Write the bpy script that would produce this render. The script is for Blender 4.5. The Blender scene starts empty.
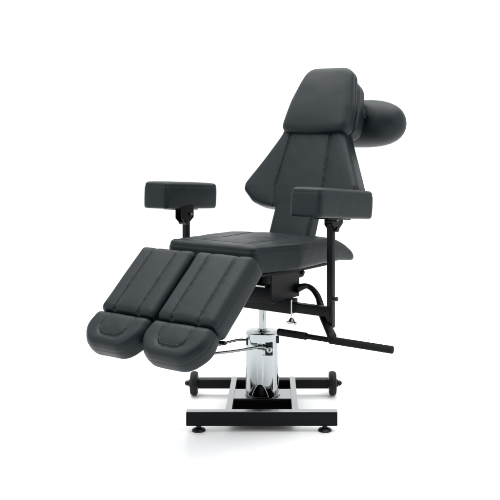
import bpy, bmesh, math, random
import numpy as np
from mathutils import Vector, Matrix
random.seed(4); R = math.radians
sc = bpy.context.scene; C = sc.collection

# ---------------------------------------------------------------- camera
cam = bpy.data.objects.new('camera', bpy.data.cameras.new('camera')); C.objects.link(cam)
cam.location = (.049, -3.44, 1.128); cam.rotation_euler = (R(90), 0, 0)
cam.data.sensor_width = 36; cam.data.lens = 57.6
cam.data.shift_x = -.048; cam.data.shift_y = -.2
cam.data.clip_start = .1; cam.data.clip_end = 300
sc.camera = cam

# ---------------------------------------------------------------- studio light
w = bpy.data.worlds.new('World'); sc.world = w; w.use_nodes = True
nt = w.node_tree; N = nt.nodes; L = nt.links
bg = N['Background']
tc = N.new('ShaderNodeTexCoord'); sp = N.new('ShaderNodeSeparateXYZ'); L.new(tc.outputs['Generated'], sp.inputs[0])
def math_(op, a, b=None, c=None):
    m_ = N.new('ShaderNodeMath'); m_.operation = op
    for k_, v_ in enumerate((a, b, c)):
        if v_ is None: continue
        if isinstance(v_, (int, float)): m_.inputs[k_].default_value = v_
        else: L.new(v_, m_.inputs[k_])
    return m_.outputs[0]
def ramp(v, a, b, c, d):
    mr = N.new('ShaderNodeMapRange'); mr.interpolation_type = 'SMOOTHSTEP'
    for k_, x_ in zip(('From Min', 'From Max', 'To Min', 'To Max'), (a, b, c, d)): mr.inputs[k_].default_value = x_
    L.new(v, mr.inputs['Value']); return mr.outputs[0]
# a white studio: bright cyclorama ahead, dimmer room behind the camera, two dark side bands added to the world for edge lines in the chrome
amb = ramp(sp.outputs['Y'], -.95, -.35, .52, 1.28)
absx = math_('ABSOLUTE', sp.outputs['X'])
azi = math_('ARCTAN2', absx, sp.outputs['Y'])                     # 0 straight ahead of the camera
dark_band = math_('MULTIPLY', ramp(azi, 1.12, 1.16, 0, 1), ramp(azi, 1.34, 1.38, 1, 0))
dark_band = math_('MULTIPLY', dark_band, ramp(sp.outputs['Z'], .45, .6, 1, 0))
amb = math_('MULTIPLY', amb, math_('SUBTRACT', 1, math_('MULTIPLY', dark_band, .9)))
L.new(amb, bg.inputs['Strength'])
bg.inputs['Color'].default_value = (.985, .995, 1, 1)

def area(name, loc, target, size, power, col=(1, 1, 1)):
    l = bpy.data.lights.new(name, 'AREA'); l.shape = 'RECTANGLE'; l.size, l.size_y = size; l.energy = power; l.color = col
    o = bpy.data.objects.new(name, l); C.objects.link(o); o.location = loc
    o.rotation_euler = (Vector(target) - Vector(loc)).to_track_quat('-Z', 'Y').to_euler()
    return o
area('overhead_softbox', (0, .3, 4.4), (0, 0, 0), (5.5, 5), 350)
area('left_softbox', (-3.2, -2.2, 2.6), (0, 0, .7), (1.6, 2.2), 30)
area('right_softbox', (3.4, -1.4, 2.2), (0, 0, .7), (1.2, 2.2), 22)

sc.view_settings.view_transform = 'Standard'; sc.view_settings.look = 'None'
sc.view_settings.exposure = 0; sc.view_settings.gamma = 1
sc.render.engine = 'CYCLES'; sc.cycles.max_bounces = 8

# ---------------------------------------------------------------- materials
def mat(name, col, rough, metal=0, spec=.5, coat=0, bump=None, var=None):
    m = bpy.data.materials.new(name); m.use_nodes = True; t = m.node_tree; n = t.nodes; k = t.links
    b = n['Principled BSDF']
    b.inputs['Base Color'].default_value = (*col, 1); b.inputs['Roughness'].default_value = rough
    b.inputs['Metallic'].default_value = metal; b.inputs['Specular IOR Level'].default_value = spec
    b.inputs['Coat Weight'].default_value = coat
    tcn = n.new('ShaderNodeTexCoord')
    if var:                                   # (scale, amount) of gentle roughness and colour mottling
        ns = n.new('ShaderNodeTexNoise'); ns.inputs['Scale'].default_value = var[0]; ns.inputs['Detail'].default_value = 6
        k.new(tcn.outputs['Object'], ns.inputs['Vector'])
        r = n.new('ShaderNodeMapRange'); r.inputs['To Min'].default_value = rough - var[1]; r.inputs['To Max'].default_value = rough + var[1]
        k.new(ns.outputs[0], r.inputs['Value']); k.new(r.outputs[0], b.inputs['Roughness'])
        mx = n.new('ShaderNodeMix'); mx.data_type = 'RGBA'
        mx.inputs['A'].default_value = (*[c * .88 for c in col], 1); mx.inputs['B'].default_value = (*[c * 1.12 for c in col], 1)
        k.new(ns.outputs[0], mx.inputs['Factor']); k.new(mx.outputs['Result'], b.inputs['Base Color'])
    if bump:                                  # (kind, scale, strength)
        if bump[0] == 'leather':
            v = n.new('ShaderNodeTexVoronoi'); v.feature = 'DISTANCE_TO_EDGE'; v.inputs['Scale'].default_value = bump[1]
            out = v.outputs['Distance']
        else:
            v = n.new('ShaderNodeTexNoise'); v.inputs['Scale'].default_value = bump[1]; v.inputs['Detail'].default_value = 4
            out = v.outputs[0]
        k.new(tcn.outputs['Object'], v.inputs['Vector'])
        bm_ = n.new('ShaderNodeBump'); bm_.inputs['Strength'].default_value = bump[2]; bm_.inputs['Distance'].default_value = .001
        if bump[0] == 'leather':
            n2 = n.new('ShaderNodeTexNoise'); n2.inputs['Scale'].default_value = 55; n2.inputs['Detail'].default_value = 5; n2.inputs['Distortion'].default_value = 1.2
            k.new(tcn.outputs['Object'], n2.inputs['Vector'])
            b2 = n.new('ShaderNodeBump'); b2.inputs['Strength'].default_value = .16; b2.inputs['Distance'].default_value = .002
            k.new(n2.outputs[0], b2.inputs['Height']); k.new(b2.outputs[0], bm_.inputs['Normal'])
        k.new(out, bm_.inputs['Height']); k.new(bm_.outputs[0], b.inputs['Normal'])
    return m
M_LEA = mat('charcoal_leatherette', (.0028, .0070, .0090), .41, spec=.205, bump=('leather', 420, .5), var=(9, .08))
M_THR = mat('grey_thread', (.034, .041, .044), .6)
M_BLK = mat('black_powder_coat', (.0025, .003, .0038), .40, spec=.13, bump=('noise', 500, .2))
M_PLA = mat('black_plastic', (.003, .004, .007), .35, spec=.25)
M_RUB = mat('black_rubber', (.005, .0055, .006), .6, spec=.25)
M_TRAY = mat('matte_black_tray', (.002, .002, .0025), .95, spec=.02)
M_FOAM = mat('black_foam_grip', (.004, .0045, .005), .8, spec=.2, bump=('noise', 260, .6))
M_CHR = mat('polished_chrome', (.34, .363, .37), .05, 1)
M_STE = mat('brushed_steel', (.34, .357, .36), .28, 1, bump=('noise', 150, .15))
M_ROD = mat('ground_steel', (.33, .345, .35), .14, 1)
M_DCH = mat('dark_steel', (.2, .21, .22), .3, 1)
M_FLR = mat('white_studio_floor', (.93, .93, .935), .34, spec=.3)

# ---------------------------------------------------------------- helpers
A = R(35)
SW = Matrix.Rotation(-A, 4, 'Z')              # swivelled chair frame: x = across, y = backwards
def frame(u, w_, z, th=0, yaw=0, roll=0):
    return SW @ Matrix.Translation((u, w_, z)) @ Matrix.Rotation(yaw, 4, 'Z') @ Matrix.Rotation(R(th), 4, 'X') @ Matrix.Rotation(roll, 4, 'Y')
def link(name, me, m, parent=None, M=None, smooth=False):
    o = bpy.data.objects.new(name, me); C.objects.link(o)
    if m: me.materials.clear(); me.materials.append(m)
    o.parent = parent
    if M is not None:
        pm = parent.get('_', None)
        o.matrix_parent_inverse = Matrix.Identity(4)
        base = WM.get(parent, Matrix.Identity(4)) if parent else Matrix.Identity(4)
        o.matrix_basis = base.inverted() @ M
        WM[o] = M
    else:
        WM[o] = WM.get(parent, Matrix.Identity(4)) if parent else Matrix.Identity(4)
    if smooth:
        for p in me.polygons: p.use_smooth = True
    return o
WM = {}
def fin(bm, name, m, parent, M=None, bevel=0, smooth=True, seg=3):
    if bevel:
        es = [e for e in bm.edges if len(e.link_faces) == 2 and e.calc_face_angle(0) > R(35)]
        bmesh.ops.bevel(bm, geom=es, offset=bevel, segments=seg, profile=.5, affect='EDGES', clamp_overlap=True)
    bmesh.ops.recalc_face_normals(bm, faces=bm.faces)
    me = bpy.data.meshes.new(name); bm.to_mesh(me); bm.free()
    o = link(name, me, m, parent, M, smooth)
    if smooth:
        try:
            me.set_sharp_from_angle(angle=R(40))
        except Exception: pass
    return o
def box(bm, x0, x1, y0, y1, z0, z1, M=None):
    r = bmesh.ops.create_cube(bm, size=1)
    T = Matrix.Translation(((x0+x1)/2, (y0+y1)/2, (z0+z1)/2)) @ Matrix.Diagonal((x1-x0, y1-y0, z1-z0, 1))
    bmesh.ops.transform(bm, matrix=(M or Matrix.Identity(4)) @ T, verts=r['verts'])
def cyl(bm, p, q, r, r2=None, seg=32):
    p, q = Vector(p), Vector(q); d = q - p
    T = Matrix.Translation((p+q)/2) @ d.to_track_quat('Z', 'Y').to_matrix().to_4x4()
    bmesh.ops.create_cone(bm, cap_ends=True, segments=seg, radius1=r, radius2=r if r2 is None else r2, depth=d.length, matrix=T)
def lathe(bm, prof, M=Matrix.Identity(4), seg=48):
    rings = []
    for r, z in prof:
        rings.append([bm.verts.new(M @ Vector((r*math.cos(2*math.pi*i/seg), r*math.sin(2*math.pi*i/seg), z))) for i in range(seg)])
    for a, b in zip(rings, rings[1:]):
        for i in range(seg): bm.faces.new((a[i], a[(i+1) % seg], b[(i+1) % seg], b[i]))
    bm.faces.new(rings[0][::-1]); bm.faces.new(rings[-1])
def tube(bm, pts, r, seg=16, sx=1.0):
    rad = r if callable(r) else (lambda t_: r)
    pts = [Vector(p) for p in pts]; rings = []
    up = Vector((0, 0, 1))
    for i, p in enumerate(pts):
        t = (pts[min(i+1, len(pts)-1)] - pts[max(i-1, 0)]).normalized()
        s = t.cross(up).normalized() if abs(t.dot(up)) < .99 else Vector((1, 0, 0)); n = s.cross(t)
        rings.append([bm.verts.new(p + (s*math.cos(2*math.pi*j/seg)*sx + n*math.sin(2*math.pi*j/seg))*rad(i/(len(pts)-1))) for j in range(seg)])
    for a, b in zip(rings, rings[1:]):
        for i in range(seg): bm.faces.new((a[i], a[(i+1) % seg], b[(i+1) % seg], b[i]))
    bm.faces.new(rings[0][::-1]); bm.faces.new(rings[-1])
def spline(pts, n=10):
    P = [Vector(p) for p in pts]; P = [2*P[0]-P[1]] + P + [2*P[-1]-P[-2]]; out = []
    for i in range(1, len(P)-2):
        for k in range(n):
            t = k/n; a, b, c, d = P[i-1:i+3]
            out.append(.5*((2*b)+(c-a)*t+(2*a-5*b+4*c-d)*t*t+(3*b-a-3*c+d)*t**3))
    out.append(P[-2]); return out
def prism(bm, poly, t0, t1, axis='y'):
    """poly in (a, z) extruded along y (or in (a, y) along z)"""
    f = (lambda a, b, t: (a, t, b)) if axis == 'y' else (lambda a, b, t: (a, b, t)) if axis == 'z' else (lambda a, b, t: (t, a, b))
    A_ = [bm.verts.new(f(a, b, t0)) for a, b in poly]; B_ = [bm.verts.new(f(a, b, t1)) for a, b in poly]
    n = len(poly)
    for i in range(n): bm.faces.new((A_[i], A_[(i+1) % n], B_[(i+1) % n], B_[i]))
    bm.faces.new(A_[::-1]); bm.faces.new(B_)

# ---- upholstered cushion: rounded outline -> layered shell -> voxel remesh -> seams, puffing, creases
def round_poly(pts, rad, step=.006):
    n = len(pts); out = []
    rads = rad if isinstance(rad, (list, tuple)) else [rad]*n
    for i in range(n):
        p0, p, p1 = [np.array(pts[k % n], float) for k in (i-1, i, i+1)]
        a = p0-p; b = p1-p; la, lb = np.linalg.norm(a), np.linalg.norm(b); a /= la; b /= lb
        ang = math.acos(np.clip(a@b, -1, 1)); d = min(rads[i]/math.tan(ang/2), .48*la, .48*lb)
        s, e = p+a*d, p+b*d
        k = max(4, int(d*2/step))
        for j in range(k+1):
            t = j/k; out.append((1-t)**2*s+2*t*(1-t)*p+t*t*e)
    out = np.array(out); nx = np.roll(out, -1, 0); seg = np.linalg.norm(nx-out, axis=1); cum = np.r_[0, np.cumsum(seg)]
    m = int(cum[-1]/step); ts = np.linspace(0, cum[-1], m, endpoint=False); cl = np.vstack([out, out[:1]])
    return np.c_[np.interp(ts, cum, cl[:, 0]), np.interp(ts, cum, cl[:, 1])]
def seg_dist(P, lines):
    best = np.full(len(P), 9.)
    for ln in lines:
        for a, b in zip(ln, ln[1:]):
            a = np.array(a); b = np.array(b); ab = b-a
            t = np.clip(((P-a)@ab)/(ab@ab), 0, 1); best = np.minimum(best, np.linalg.norm(P-(a+t[:, None]*ab), axis=1))
    return best
def vnoise(P, scale, seed):
    rs = np.random.RandomState(seed); out = np.zeros(len(P))
    for k in range(10):
        d = rs.normal(size=3); d /= np.linalg.norm(d); out += np.sin(P@d*scale*rs.uniform(.6, 1.6)+rs.uniform(0, 6.28))
    return out/10
def cushion(name, outline, t, parent, M, r_top=.02, r_bot=.012, seams=(), groove=.004, gw=.004, puff=.006, lam=.03,
            vox=.0038, smooth=6, side_seams=(), warp=None, crease=.0018, crown=0, seed=1, m=None, bulge=.0):
    """outline in local xy; top at z=0, bottom at z=-t"""
    nrm = np.roll(outline, -1, 0)-np.roll(outline, 1, 0)
    ar = .5*np.sum(outline[:, 0]*np.roll(outline[:, 1], -1)-np.roll(outline[:, 0], -1)*outline[:, 1])
    nn = np.c_[-nrm[:, 1], nrm[:, 0]]*(1 if ar > 0 else -1); nn /= np.linalg.norm(nn, axis=1)[:, None]   # inward
    layers = []
    for k in range(7): th = k/6*math.pi/2; layers.append((r_top*(1-math.sin(th)), -r_top*(1-math.cos(th))))
    layers = [(r_top*(1-math.sin(k/6*math.pi/2)), -r_top*(1-math.cos(k/6*math.pi/2))) for k in range(7)]
    layers += [(r_bot*(1-math.cos(k/5*math.pi/2)), -t+r_bot*(1-math.sin(k/5*math.pi/2))) for k in range(6)]
    bm = bmesh.new(); rings = []
    for off, z in layers:
        q = outline+nn*off; rings.append([bm.verts.new((x, y, z)) for x, y in q])
    n = len(outline)
    for a, b in zip(rings, rings[1:]):
        for i in range(n): bm.faces.new((a[i], a[(i+1) % n], b[(i+1) % n], b[i]))
    f = bm.faces.new(rings[0]); g = bm.faces.new(rings[-1][::-1])
    bmesh.ops.triangulate(bm, faces=[f, g]); bmesh.ops.recalc_face_normals(bm, faces=bm.faces)
    me = bpy.data.meshes.new('shell'); bm.to_mesh(me); bm.free()
    tmp = bpy.data.objects.new('shell', me); C.objects.link(tmp)
    rm = tmp.modifiers.new('r', 'REMESH'); rm.mode = 'VOXEL'; rm.voxel_size = vox; rm.adaptivity = 0
    sm = tmp.modifiers.new('s', 'SMOOTH'); sm.factor = .5; sm.iterations = smooth
    dg = bpy.context.evaluated_depsgraph_get(); dg.update()
    me2 = bpy.data.meshes.new_from_object(tmp.evaluated_get(dg)); bpy.data.objects.remove(tmp); bpy.data.meshes.remove(me)
    nv = len(me2.vertices); co = np.empty(nv*3); me2.vertices.foreach_get('co', co); co = co.reshape(-1, 3)
    no = np.empty(nv*3); me2.vertices.foreach_get('normal', no); no = no.reshape(-1, 3)
    P = co[:, :2]; top = np.clip((no[:, 2]-.15)/.5, 0, 1)
    cl = [list(map(tuple, outline))+[tuple(outline[0])]]
    de = seg_dist(P, cl)
    disp = np.zeros(nv)
    if seams:
        ds = seg_dist(P, seams)
        disp += top*(-groove*np.exp(-(ds/gw)**2) + puff*(1-np.exp(-ds/lam))*(1-np.exp(-de/lam)))
        disp += top*.0011*vnoise(co, 200, seed+3)*np.exp(-(ds/.014)**2)
    else:
        disp += top*puff*(1-np.exp(-de/lam))
    if crown:
        cc = (outline.max(0)+outline.min(0))/2; hh = (outline.max(0)-outline.min(0))/2; q = np.clip(np.abs((P-cc)/hh), 0, 1)
        disp += top*crown*(1-q[:, 0]**2.5)*(1-q[:, 1]**2.5)
    sidew = 1-np.clip(np.abs(no[:, 2])/.7, 0, 1)
    for zs in side_seams:
        disp += -(.0022)*np.exp(-((co[:, 2]-zs)/.0032)**2)*np.clip(1.3-np.abs(no[:, 2]), 0, 1)
    if bulge:
        disp += sidew*bulge*np.sin(np.clip(-co[:, 2]/t, 0, 1)*math.pi)
    disp += crease*vnoise(co, 28, seed)+crease*.4*vnoise(co, 75, seed+7)
    co = co+no*disp[:, None]
    if warp: co = warp(co)
    me2.vertices.foreach_set('co', co.ravel()); me2.update()
    me2.name = name
    return link(name, me2, m or M_LEA, parent, M, True)
from mathutils.bvhtree import BVHTree
def stitches(parent, lines, M, off=.0085, pitch=.0095):
    """small thread dashes sewn either side of a seam"""
    me = parent.data; bv = BVHTree.FromPolygons([v.co for v in me.vertices], [p.vertices for p in me.polygons])
    bm = bmesh.new()
    def drop(v):
        h = bv.ray_cast(Vector((v.x, v.y, .3)), Vector((0, 0, -1)))
        return h[0]+Vector((0, 0, .0002)) if h[0] is not None and h[1].z > .55 else None
    for ln in lines:
        for a, b in zip(ln, ln[1:]):
            a = Vector((*a, 0)); b = Vector((*b, 0)); d = b-a; Ln = d.length; d.normalize(); s_ = Vector((-d.y, d.x, 0))
            k = max(1, int(Ln/pitch))
            for i_ in range(k):
                for sg in (-1, 1):
                    p = drop(a+d*((i_+.2)*Ln/k)+s_*off*sg); q = drop(a+d*((i_+.8)*Ln/k)+s_*off*sg)
                    if p and q: cyl(bm, p, q, .0007, seg=5)
    return fin(bm, 'stitching', M_THR, parent, M, smooth=False)

# ---------------------------------------------------------------- setting
bm = bmesh.new()
bmesh.ops.create_grid(bm, x_segments=1, y_segments=1, size=60)
me = bpy.data.meshes.new('floor'); bm.to_mesh(me); bm.free()
fl = link('floor', me, M_FLR); fl['kind'] = 'structure'

chair = bpy.data.objects.new('treatment_chair', None); C.objects.link(chair); chair.empty_display_size = .2
chair['label'] = 'charcoal padded tattoo and pedicure chair with split leg rests on a chrome hydraulic column'
chair['category'] = 'chair'
WM[chair] = Matrix.Identity(4)

# ---------------------------------------------------------------- base frame (square to the camera)
bm = bmesh.new()
box(bm, -.303, .303, -.243, -.210, .024, .0790)                     # front beam
base = fin(bm, 'front_beam', M_BLK, chair, Matrix.Translation((0, 0, 0)), bevel=.004)
bm = bmesh.new(); box(bm, -.303, .303, -.2415, -.2115, .0791, .0820)
fin(bm, 'steel_cap', M_STE, base, bevel=.001, seg=1)
for sx in (-1, 1):
    bm = bmesh.new(); cx = sx*.2535
    lathe(bm, [(.027, 0), (.028, .004), (.024, .009), (.013, .013), (.010, .015), (.010, .026)], Matrix.Translation((cx, -.224, 0)))
    fin(bm, 'levelling_foot', M_PLA, chair)
bm = bmesh.new(); box(bm, -.299, .299, .215, .262, .037, .0770)
fin(bm, 'rear_beam', M_BLK, chair, bevel=.003)
for sx in (-1, 1):
    bm = bmesh.new(); cx = sx*.3185
    T = Matrix.Translation((cx, .245, .0545)) @ Matrix.Rotation(R(90)*sx, 4, 'Y')
    lathe(bm, [(.022, -.017), (.046, -.0165), (.0515, -.013), (.0535, -.006), (.0535, .006), (.0515, .013), (.046, .0165), (.020, .017)], T)
    wh = fin(bm, 'wheel', M_RUB, chair)
    bm = bmesh.new()
    lathe(bm, [(.017, .0165), (.017, .024), (.012, .026), (.012, .034), (.0095, .040), (.004, .043)], T, seg=24)
    fin(bm, 'hub_cap', M_PLA, wh)
# side rails and centre plate
for sx in (-1, 1):
    bm = bmesh.new()
    box(bm, sx*.134-.0125, sx*.134+.0125, -.2095, .2145, .040, .0800)
    box(bm, sx*.134-.0125, sx*.134+.0125, .2148, .262, .0772, .0800)
    fin(bm, 'side_rail', M_STE, chair, bevel=.0008, seg=1)
bm = bmesh.new(); box(bm, -.1212, .1212, -.066, .068, .072, .0806)
fin(bm, 'column_plate', M_STE, chair, bevel=.0008, seg=1)
bm = bmesh.new(); box(bm, -.1212, .1212, -.2095, .2145, .030, .045)
fin(bm, 'ballast_tray', M_TRAY, chair)

# ---------------------------------------------------------------- hydraulic column
CR = .0715
def col_r(th):                                # rounded body with a flat facet and a ridge towards the front
    c = abs(math.cos(th)); s = abs(math.sin(th)); p = 3.2
    return CR*((c**p+s**p)**(-1/p))*.985
bm = bmesh.new()
NS, NZ = 256, 140; zb, zt = .0850, .350
z_l = [zb+(zt-zb)*i/NZ for i in range(NZ+1)]
grid = {}
YAW = R(-8)
for i, z in enumerate(z_l):
    for j in range(NS):
        th = 2*math.pi*j/NS
        r = col_r(th)
        ft = math.atan2(math.sin(th+math.pi/2), math.cos(th+math.pi/2))     # 0 at front
        # centre rib tapering out above the arch
        h = (z-zb)/(zt-zb)
        def sst(a): a = min(1, max(0, a)); return a*a*(3-2*a)
        rib = .0055*sst((.19-abs(ft))/.06)*sst((.86-h)/.10)
        r += rib
        if i == NZ: r -= .004
        grid[i, j] = bm.verts.new((r*math.cos(th+YAW), r*math.sin(th+YAW), z))
def arch_h(x):                                # bell-shaped opening at the foot of the shroud
    return .054*max(0, 1-(abs(x)/.034)**2.2)**.9
def in_arch(th, z):
    for c0 in (-math.pi/2, math.pi/2):
        d = math.atan2(math.sin(th-c0), math.cos(th-c0))
        if abs(d)*CR < .034 and z-zb < arch_h(abs(d)*CR): return True
    return False
for i in range(NZ):
    for j in range(NS):
        th = 2*math.pi*(j+.5)/NS
        if in_arch(th, (z_l[i]+z_l[i+1])/2): continue
        bm.faces.new((grid[i, j], grid[i, (j+1) % NS], grid[i+1, (j+1) % NS], grid[i+1, j]))
top = bm.faces.new([grid[NZ, j] for j in range(NS)])
bmesh.ops.delete(bm, geom=[v for v in bm.verts if not v.link_faces], context='VERTS')
col = fin(bm, 'column_housing', M_CHR, chair)
so = col.modifiers.new('t', 'SOLIDIFY'); so.thickness = .005; so.offset = -1
for c0 in (-math.pi/2, math.pi/2):
    bm = bmesh.new(); pp = []
    for k in range(41):
        x = -.034+.068*k/40; d = x/CR; rr_ = col_r(c0+d)-.001
        pp.append((rr_*math.cos(c0+d+YAW), rr_*math.sin(c0+d+YAW), zb+arch_h(x)))
    tube(bm, pp, .0026, seg=10)
    fin(bm, 'arch_rim', M_CHR, col)
bm = bmesh.new(); lathe(bm, [(.038, .0812), (.038, .18), (.03, .19)])
fin(bm, 'pump_body', M_PLA, col)
bm = bmesh.new(); lathe(bm, [(.074, .0808), (.0755, .082), (.0755, .0855), (.073, .0875), (.066, .0885), (.064, .0886)])
fin(bm, 'base_flange', M_CHR, col)
bm = bmesh.new(); lathe(bm, [(.034, .3502), (.034, .352), (.031, .3535), (.023, .354), (.022, .359), (.0175, .3595)])
fin(bm, 'top_collar', M_CHR, col)
bm = bmesh.new(); lathe(bm, [(.0168, .352), (.0168, .46)])
fin(bm, 'piston_rod', M_ROD, chair)
# lever slot, lever, pivot
def onface(x, off=0):                         # y on the front of the housing
    return -(CR+off)
bm = bmesh.new(); box(bm, .012, .044, -.0745, -.050, .262, .318)
fin(bm, 'lever_slot', M_PLA, col, bevel=.003)
bm = bmesh.new(); box(bm, -.069, -.052, -.052, -.028, .300, .330)
fin(bm, 'lever_notch', M_PLA, col, bevel=.003)
bm = bmesh.new(); box(bm, .0565, .0705, -.050, -.028, .308, .338)
fin(bm, 'lever_notch', M_PLA, col, bevel=.003)
bm = bmesh.new(); box(bm, -.002, .0118, -.0755, -.060, .262, .290)
fin(bm, 'lever_stop', M_CHR, col, bevel=.002)
bm = bmesh.new()
front = [(.028, -.086, .292), (.012, -.088, .2985), (-.01, -.09, .3035), (-.05, -.098, .299), (-.115, -.112, .292), (-.20, -.130, .286), (-.29, -.145, .275)]
back = [(-.052, -.030, .312), (-.075, -.022, .316), (-.10, -.02, .3165), (-.15, -.03, .308), (-.22, -.055, .292), (-.29, -.10, .277)]
tube(bm, spline(front + [(-.315, -.138, .272)] + back[::-1], 8), .0054)
lev = fin(bm, 'pump_lever', M_CHR, chair)
bm = bmesh.new(); cyl(bm, (.030, -.064, .291), (.030, -.0935, .291), .0125)
cyl(bm, (.030, -.0936, .291), (.030, -.097, .291), .0075)
fin(bm, 'pivot', M_CHR, lev, bevel=.0012)
bm = bmesh.new(); cyl(bm, (.030, -.0971, .291), (.030, -.0985, .291), .0042)
fin(bm, 'pivot_screw', M_PLA, lev)
bm = bmesh.new(); cyl(bm, (-.312, -.15, .272), (-.322, -.085, .272), .010)
fin(bm, 'pedal_sleeve', M_RUB, lev, bevel=.002)

# ---------------------------------------------------------------- swivelling under-structure
F0 = frame(0, 0, 0)
bm = bmesh.new(); box(bm, -.385, .185, -.055, -.005, .452, .512)
beam = fin(bm, 'cross_beam', M_BLK, chair, F0, bevel=.003)
bm = bmesh.new(); box(bm, .1855, .362, -.049, -.011, .459, .497)
fin(bm, 'sliding_tube', M_BLK, beam, F0, bevel=.003)
bm = bmesh.new(); cyl(bm, (.190, -.060, .514), (.190, -.060, .435), .0032, seg=16)
scr = fin(bm, 'clamp_screw', M_CHR, beam, F0)
bm = bmesh.new(); cyl(bm, (.190, -.060, .440), (.190, -.060, .424), .006, .016, seg=24)
box(bm, .166, .214, -.064, -.056, .414, .424)
fin(bm, 'wing_grip', M_ROD, scr, F0, bevel=.002)
# seat carrier under the seat pan
bm = bmesh.new()
box(bm, -.11, .11, -.32, .22, .612, .636)
box(bm, -.17, .17, -.335, -.30, .585, .634)
carrier = fin(bm, 'seat_carrier', M_BLK, chair, F0, bevel=.003)
for u in (-.155, .165):
    bm = bmesh.new()
    prism(bm, [(-.17, .634), (-.17, .514), (.026, .514), (.030, .518), (.030, .590), (.062, .592), (.070, .606), (.062, .634)], u-.004, u+.004, 'x')
    pl = fin(bm, 'side_plate', M_BLK, carrier, F0, bevel=.0015, seg=1)
    bm = bmesh.new(); cyl(bm, (u-.012, .052, .610), (u+.012, .052, .610), .009)
    fin(bm, 'bolt', M_BLK, pl, F0, bevel=.001)
bm = bmesh.new(); box(bm, -.15, .16, -.168, -.10, .508, .575); box(bm, -.07, .07, -.10, .06, .508, .611)
fin(bm, 'lift_housing', M_BLK, carrier, F0, bevel=.003)
bm = bmesh.new(); cyl(bm, (-.14, -.255, .60), (.2, -.255, .60), .009)
fin(bm, 'leg_hinge_rod', M_CHR, carrier, F0)
# curved lever running down to the handle bar
bm = bmesh.new()
pts = spline([(0.172, 0.0, 0.547), (0.184, 0.02, 0.554), (0.194, 0.05, 0.555), (0.218, 0.06, 0.541), (0.246, 0.055, 0.514), (0.264, 0.045, 0.484), (0.302, 0.0, 0.454), (0.347, -0.04, 0.426), (0.389, -0.075, 0.398), (.398, -.08, .382)], 8)
tube(bm, pts, lambda t: .0178-.007*min(1, t/.22)+.0045*max(0, (t-.5)/.5), sx=1.35)
arm = fin(bm, 'curved_lever', M_BLK, chair, F0)
bm = bmesh.new(); cyl(bm, (.15, -.08, .379), (.645, -.08, .379), .0105)
hb = fin(bm, 'handle_bar', M_BLK, arm, F0)
for a, b in ((.139, .275), (.385, .658)):
    bm = bmesh.new(); n = 26; prof = []
    for i in range(n*2+1):
        prof.append((.0142 + (.0008 if i % 2 else 0), a+(b-a)*i/(n*2)))
    prof = [(.009, a-.002)]+prof+[(.009, b+.002)]
    lathe(bm, prof, Matrix.Translation((0, -.08, .379)) @ Matrix.Rotation(R(90), 4, 'Y'), seg=24)
    fin(bm, 'foam_grip', M_FOAM, hb, F0)

# ---------------------------------------------------------------- armrests
def armrest(u, w_, ztop, zlow, side, pad_M, L_=.375, W_=.135, boff=0):
    bm = bmesh.new(); box(bm, u-.0125, u+.0125, w_-.0125, w_+.0125, zlow, ztop)
    post = fin(bm, 'armrest_post', M_BLK, chair, F0, bevel=.002)
    # hinge bracket at the top of the post
    bm = bmesh.new()
    for s in (-1, 1):
        prism(bm, [(-.032, ztop+.052), (-.032, ztop-.006), (-.004, ztop-.03), (.014, ztop-.03), (.050, ztop-.004), (.050, ztop+.052)], u+s*.017-.002, u+s*.017+.002, 'x')
    br = fin(bm, 'hinge_bracket', M_BLK, post, F0 @ Matrix.Translation((0, w_+boff, 0)), bevel=.001, seg=1)
    bm = bmesh.new(); cyl(bm, (u-.026, w_+.006, ztop+.012), (u+.026, w_+.006, ztop+.012), .0075, seg=20)
    fin(bm, 'bolt', M_PLA, br, F0, bevel=.001)
    bm = bmesh.new(); cyl(bm, (u-.024, w_+boff+.004, ztop-.026), (u+.024, w_+boff+.004, ztop-.026), .010, seg=20)
    fin(bm, 'bolt', M_PLA, br, F0, bevel=.001)
    bm = bmesh.new(); cyl(bm, (u+.0262, w_+.006, ztop+.012), (u+.029, w_+.006, ztop+.012), .004, seg=16)
    fin(bm, 'bolt_tip', M_CHR, br, F0)
    bm = bmesh.new(); cyl(bm, (u-.016, w_, .533), (u+.026, w_, .533), .005, seg=16); cyl(bm, (u+.022, w_, .533), (u+.030, w_, .533), .009, seg=20)
    fin(bm, 'lock_knob', M_PLA, post, F0, bevel=.0015)
    # padded rest
    T_ = .112 if side > 0 else .117
    out = round_poly([(-W_/2, -L_/2), (W_/2, -L_/2), (W_/2, L_/2), (-W_/2, L_/2)], .022)
    pad = cushion('armrest_pad', out, T_, post, pad_M, r_top=.015, r_bot=.009, puff=.003, lam=.02, crease=.0014, smooth=4,
                  side_seams=(-.016,), seed=11 if side > 0 else 12, crown=.003, bulge=.0025)
    bm = bmesh.new(); box(bm, -.035, .035, -.08, .08, -T_-.006, -T_+.001)
    fin(bm, 'mounting_plate', M_BLK, pad, pad_M, bevel=.001, seg=1)
    return post
armrest(.360, -.03, .835, .416, 1, frame(.377, -.038, .970, -4.5, yaw=R(-4)), L_=.38, W_=.145, boff=.012)
armrest(-.408, -.03, .825, .458, -1, frame(-.460, 0, .976, -3, yaw=R(2)), boff=-.020)

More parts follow.
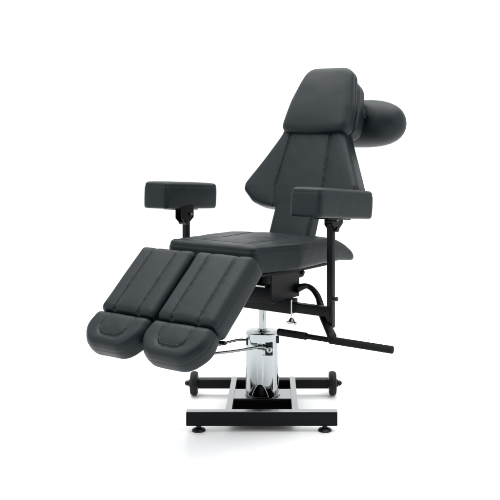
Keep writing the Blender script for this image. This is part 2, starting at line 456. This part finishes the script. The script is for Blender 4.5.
# ---------------------------------------------------------------- seat
out = round_poly([(-.215, -.36), (.215, -.36), (.268, -.12), (.270, .345), (-.270, .345), (-.268, -.12)], [.035, .035, .1, .06, .06, .1])
def seat_warp(co):
    y = co[:, 1]; k = np.clip((y-.10)/.25, 0, 1); tt = np.clip(1+co[:, 2]/.095, 0, 1)
    co = co.copy(); co[:, 2] -= .022*k*k+.082*k**1.9*tt; co[:, 2] += .007*np.clip((-.1-y)/.25, 0, 1)*tt
    return co
ss = [[(-.20, -.285), (-.12, -.27), (.12, -.27), (.20, -.285)], [(-.12, -.27), (-.135, .1), (-.12, .3)], [(.12, -.27), (.135, .1), (.12, .3)]]
FS = frame(0, 0, .753)
seat = cushion('seat', out, .10, chair, FS, r_top=.017, r_bot=.012, seams=ss, groove=.005, puff=.004, lam=.03, crown=.004, warp=seat_warp,
               crease=.0030, side_seams=(-.016,), seed=3, bulge=.004)
bm = bmesh.new(); prism(bm, [(-.19, -.33), (.19, -.33), (.235, -.1), (.24, .15), (-.24, .15), (-.235, -.1)], .636, .646, 'z')
fin(bm, 'seat_pan', M_BLK, seat, F0, bevel=.002)

for l in ss: stitches(seat, [l], FS)
# ---------------------------------------------------------------- backrest
half = [(.108, -.02), (.108, .132), (.19, .140), (.243, .155), (.298, .205), (.299, .24), (.165, .50), (.150, .60)]
pts = [(x+(.013 if y > .135 else 0), y) for x, y in half] + [(-x, y) for x, y in half[::-1]]
rr = [.01, .008, .02, .03, .03, .03, .06, .04]; rr = rr+rr[::-1]
out = round_poly(pts, rr)
FB = frame(0, .19, .745, 67.2)
bs = [[(-.108, .60), (-.112, .45), (-.13, .235), (-.112, .10)], [(.108, .60), (.112, .45), (.13, .235), (.112, .10)]]
def back_warp(co):
    co = co.copy(); a = np.clip((np.abs(co[:, 0])-.13)/.18, 0, 1); co[:, 2] += .022*a*a; k = np.clip((.19-co[:, 1])/.05, 0, 1); k = k*k*(3-2*k); co[:, 2] *= 1-.35*k
    return co
back = cushion('backrest', out, .105, chair, FB, r_top=.020, r_bot=.012, seams=bs, groove=.0055, gw=.005, puff=.009, lam=.028, side_seams=(-.020,), seed=5, warp=back_warp, smooth=5, crease=.0022)
bm = bmesh.new(); box(bm, -.05, .05, -.13, .10, -.078, -.066)
fin(bm, 'back_frame', M_BLK, back, FB, bevel=.003)

for g in (-1, 1): stitches(back, [[(g*.109, .52), (g*.112, .45), (g*.13, .235), (g*.112, .10)]], FB)
# ---------------------------------------------------------------- headrest
FH = frame(.005, .37, 1.246, 64)
out = round_poly([(-.176, -.028), (0, -.043), (.204, -.032), (.196, .10), (.150, .312), (-.095, .322), (-.152, .14)], [.055, .3, .055, .1, .075, .075, .12])
head = cushion('headrest', out, .070, chair, FH, r_top=.036, r_bot=.012, puff=.004, lam=.015, crown=.016, seed=8, crease=.0018, side_seams=(-.040,), smooth=7)
out = round_poly([(-.165, -.02), (.180, -.02), (.174, .10), (.128, .285), (-.078, .285), (-.13, .14)], [.06, .06, .1, .09, .05, .1])
cushion('back_pad', out, .075, head, FH @ Matrix.Translation((.026, .002, -.074)), r_top=.010, r_bot=.02, puff=.002, seed=9, crease=.0018, smooth=5)
bm = bmesh.new(); box(bm, -.10, .2070, .098, .138, -.134, -.112)
fin(bm, 'elastic_strap', M_LEA, head, FH, bevel=.0012)
# rolled bolster hung behind the headrest
bm = bmesh.new()
FBo = SW @ Matrix.Translation((.075, .672, 1.256)) @ Matrix.Rotation(R(90), 4, 'Y')
prof = []
for i in range(97):
    t = math.sin((-1+2*i/96)*math.pi/2); x = .268*t
    rad_ = .116*(max(0, 1-abs(t)**3.4))**(1/2.3)+.0002
    prof.append((rad_-.0008*math.exp(-((abs(x)-.205)/.005)**2), x))
lathe(bm, prof, Matrix.Identity(4), seg=96)
cc = np.array([v.co[:] for v in bm.verts]); dd = .0016*vnoise(cc, 26, 41)+.0007*vnoise(cc, 80, 42)
for v, d_ in zip(bm.verts, dd): v.co += Vector((v.co.x, v.co.y, 0)).normalized()*float(d_)
bol = fin(bm, 'bolster', M_LEA, chair, FBo)
bm = bmesh.new(); box(bm, -.05, .05, .05, .15, -.24, -.140)
fin(bm, 'bolster_strap', M_BLK, bol, FH, bevel=.003)

# ---------------------------------------------------------------- leg rests and foot pads
for sx in (-1, 1):
    FL = frame(sx*.1445, -.453, .733, 42)
    W = .136
    out = round_poly([(-W, -.302), (W, -.302), (W, .018), (-W, .018)], .022)
    sm_ = [[(-.062, -.33), (-.062, .04)], [(.062, -.33), (.062, .04)]]
    leg = cushion('leg_rest', out, .098, chair, FL, r_top=.024, r_bot=.014, seams=sm_, groove=.008, gw=.0065, puff=.007, lam=.03, seed=20+sx,
                  crease=.0018, side_seams=(-.026,), bulge=.004)
    for l in sm_: stitches(leg, [l], FL)
    bm = bmesh.new(); box(bm, -.07, .07, -.29, 0, -.112, -.093)
    fin(bm, 'support_plate', M_BLK, leg, FL, bevel=.002)
    bm = bmesh.new(); cyl(bm, (-.10, -.300, -.104), (.134, -.300, -.104), .007, seg=20)
    fin(bm, 'hinge_pin', M_BLK, leg, FL, bevel=.001)
    out = round_poly([(-W+.002, -.306), (-W-.014, -.385), (-.088, -.456), (.088, -.456), (W+(.011 if sx > 0 else .001), -.385), (W-.002, -.306)], [.025, .085, .08, .08, .085, .025])
    fs = [[(-.062, -.30), (-.066, -.372), (-.060, -.392), (-.046, -.406), (-.026, -.412), (.026, -.412), (.046, -.406), (.060, -.392), (.066, -.372), (.062, -.30)]]
    foot = cushion('foot_pad', out, .085, chair, FL, r_top=.026, r_bot=.018, seams=fs, groove=.005, gw=.005, puff=.006, lam=.025, seed=30+sx,
                   crease=.0018, side_seams=(-.030,), bulge=.004)
    stitches(foot, fs, FL)
    bm = bmesh.new(); box(bm, -.05, .05, -.43, -.33, -.095, -.084); box(bm, -.015, .015, -.34, -.27, -.103, -.094)
    fin(bm, 'hinge_plate', M_BLK, foot, FL, bevel=.002)
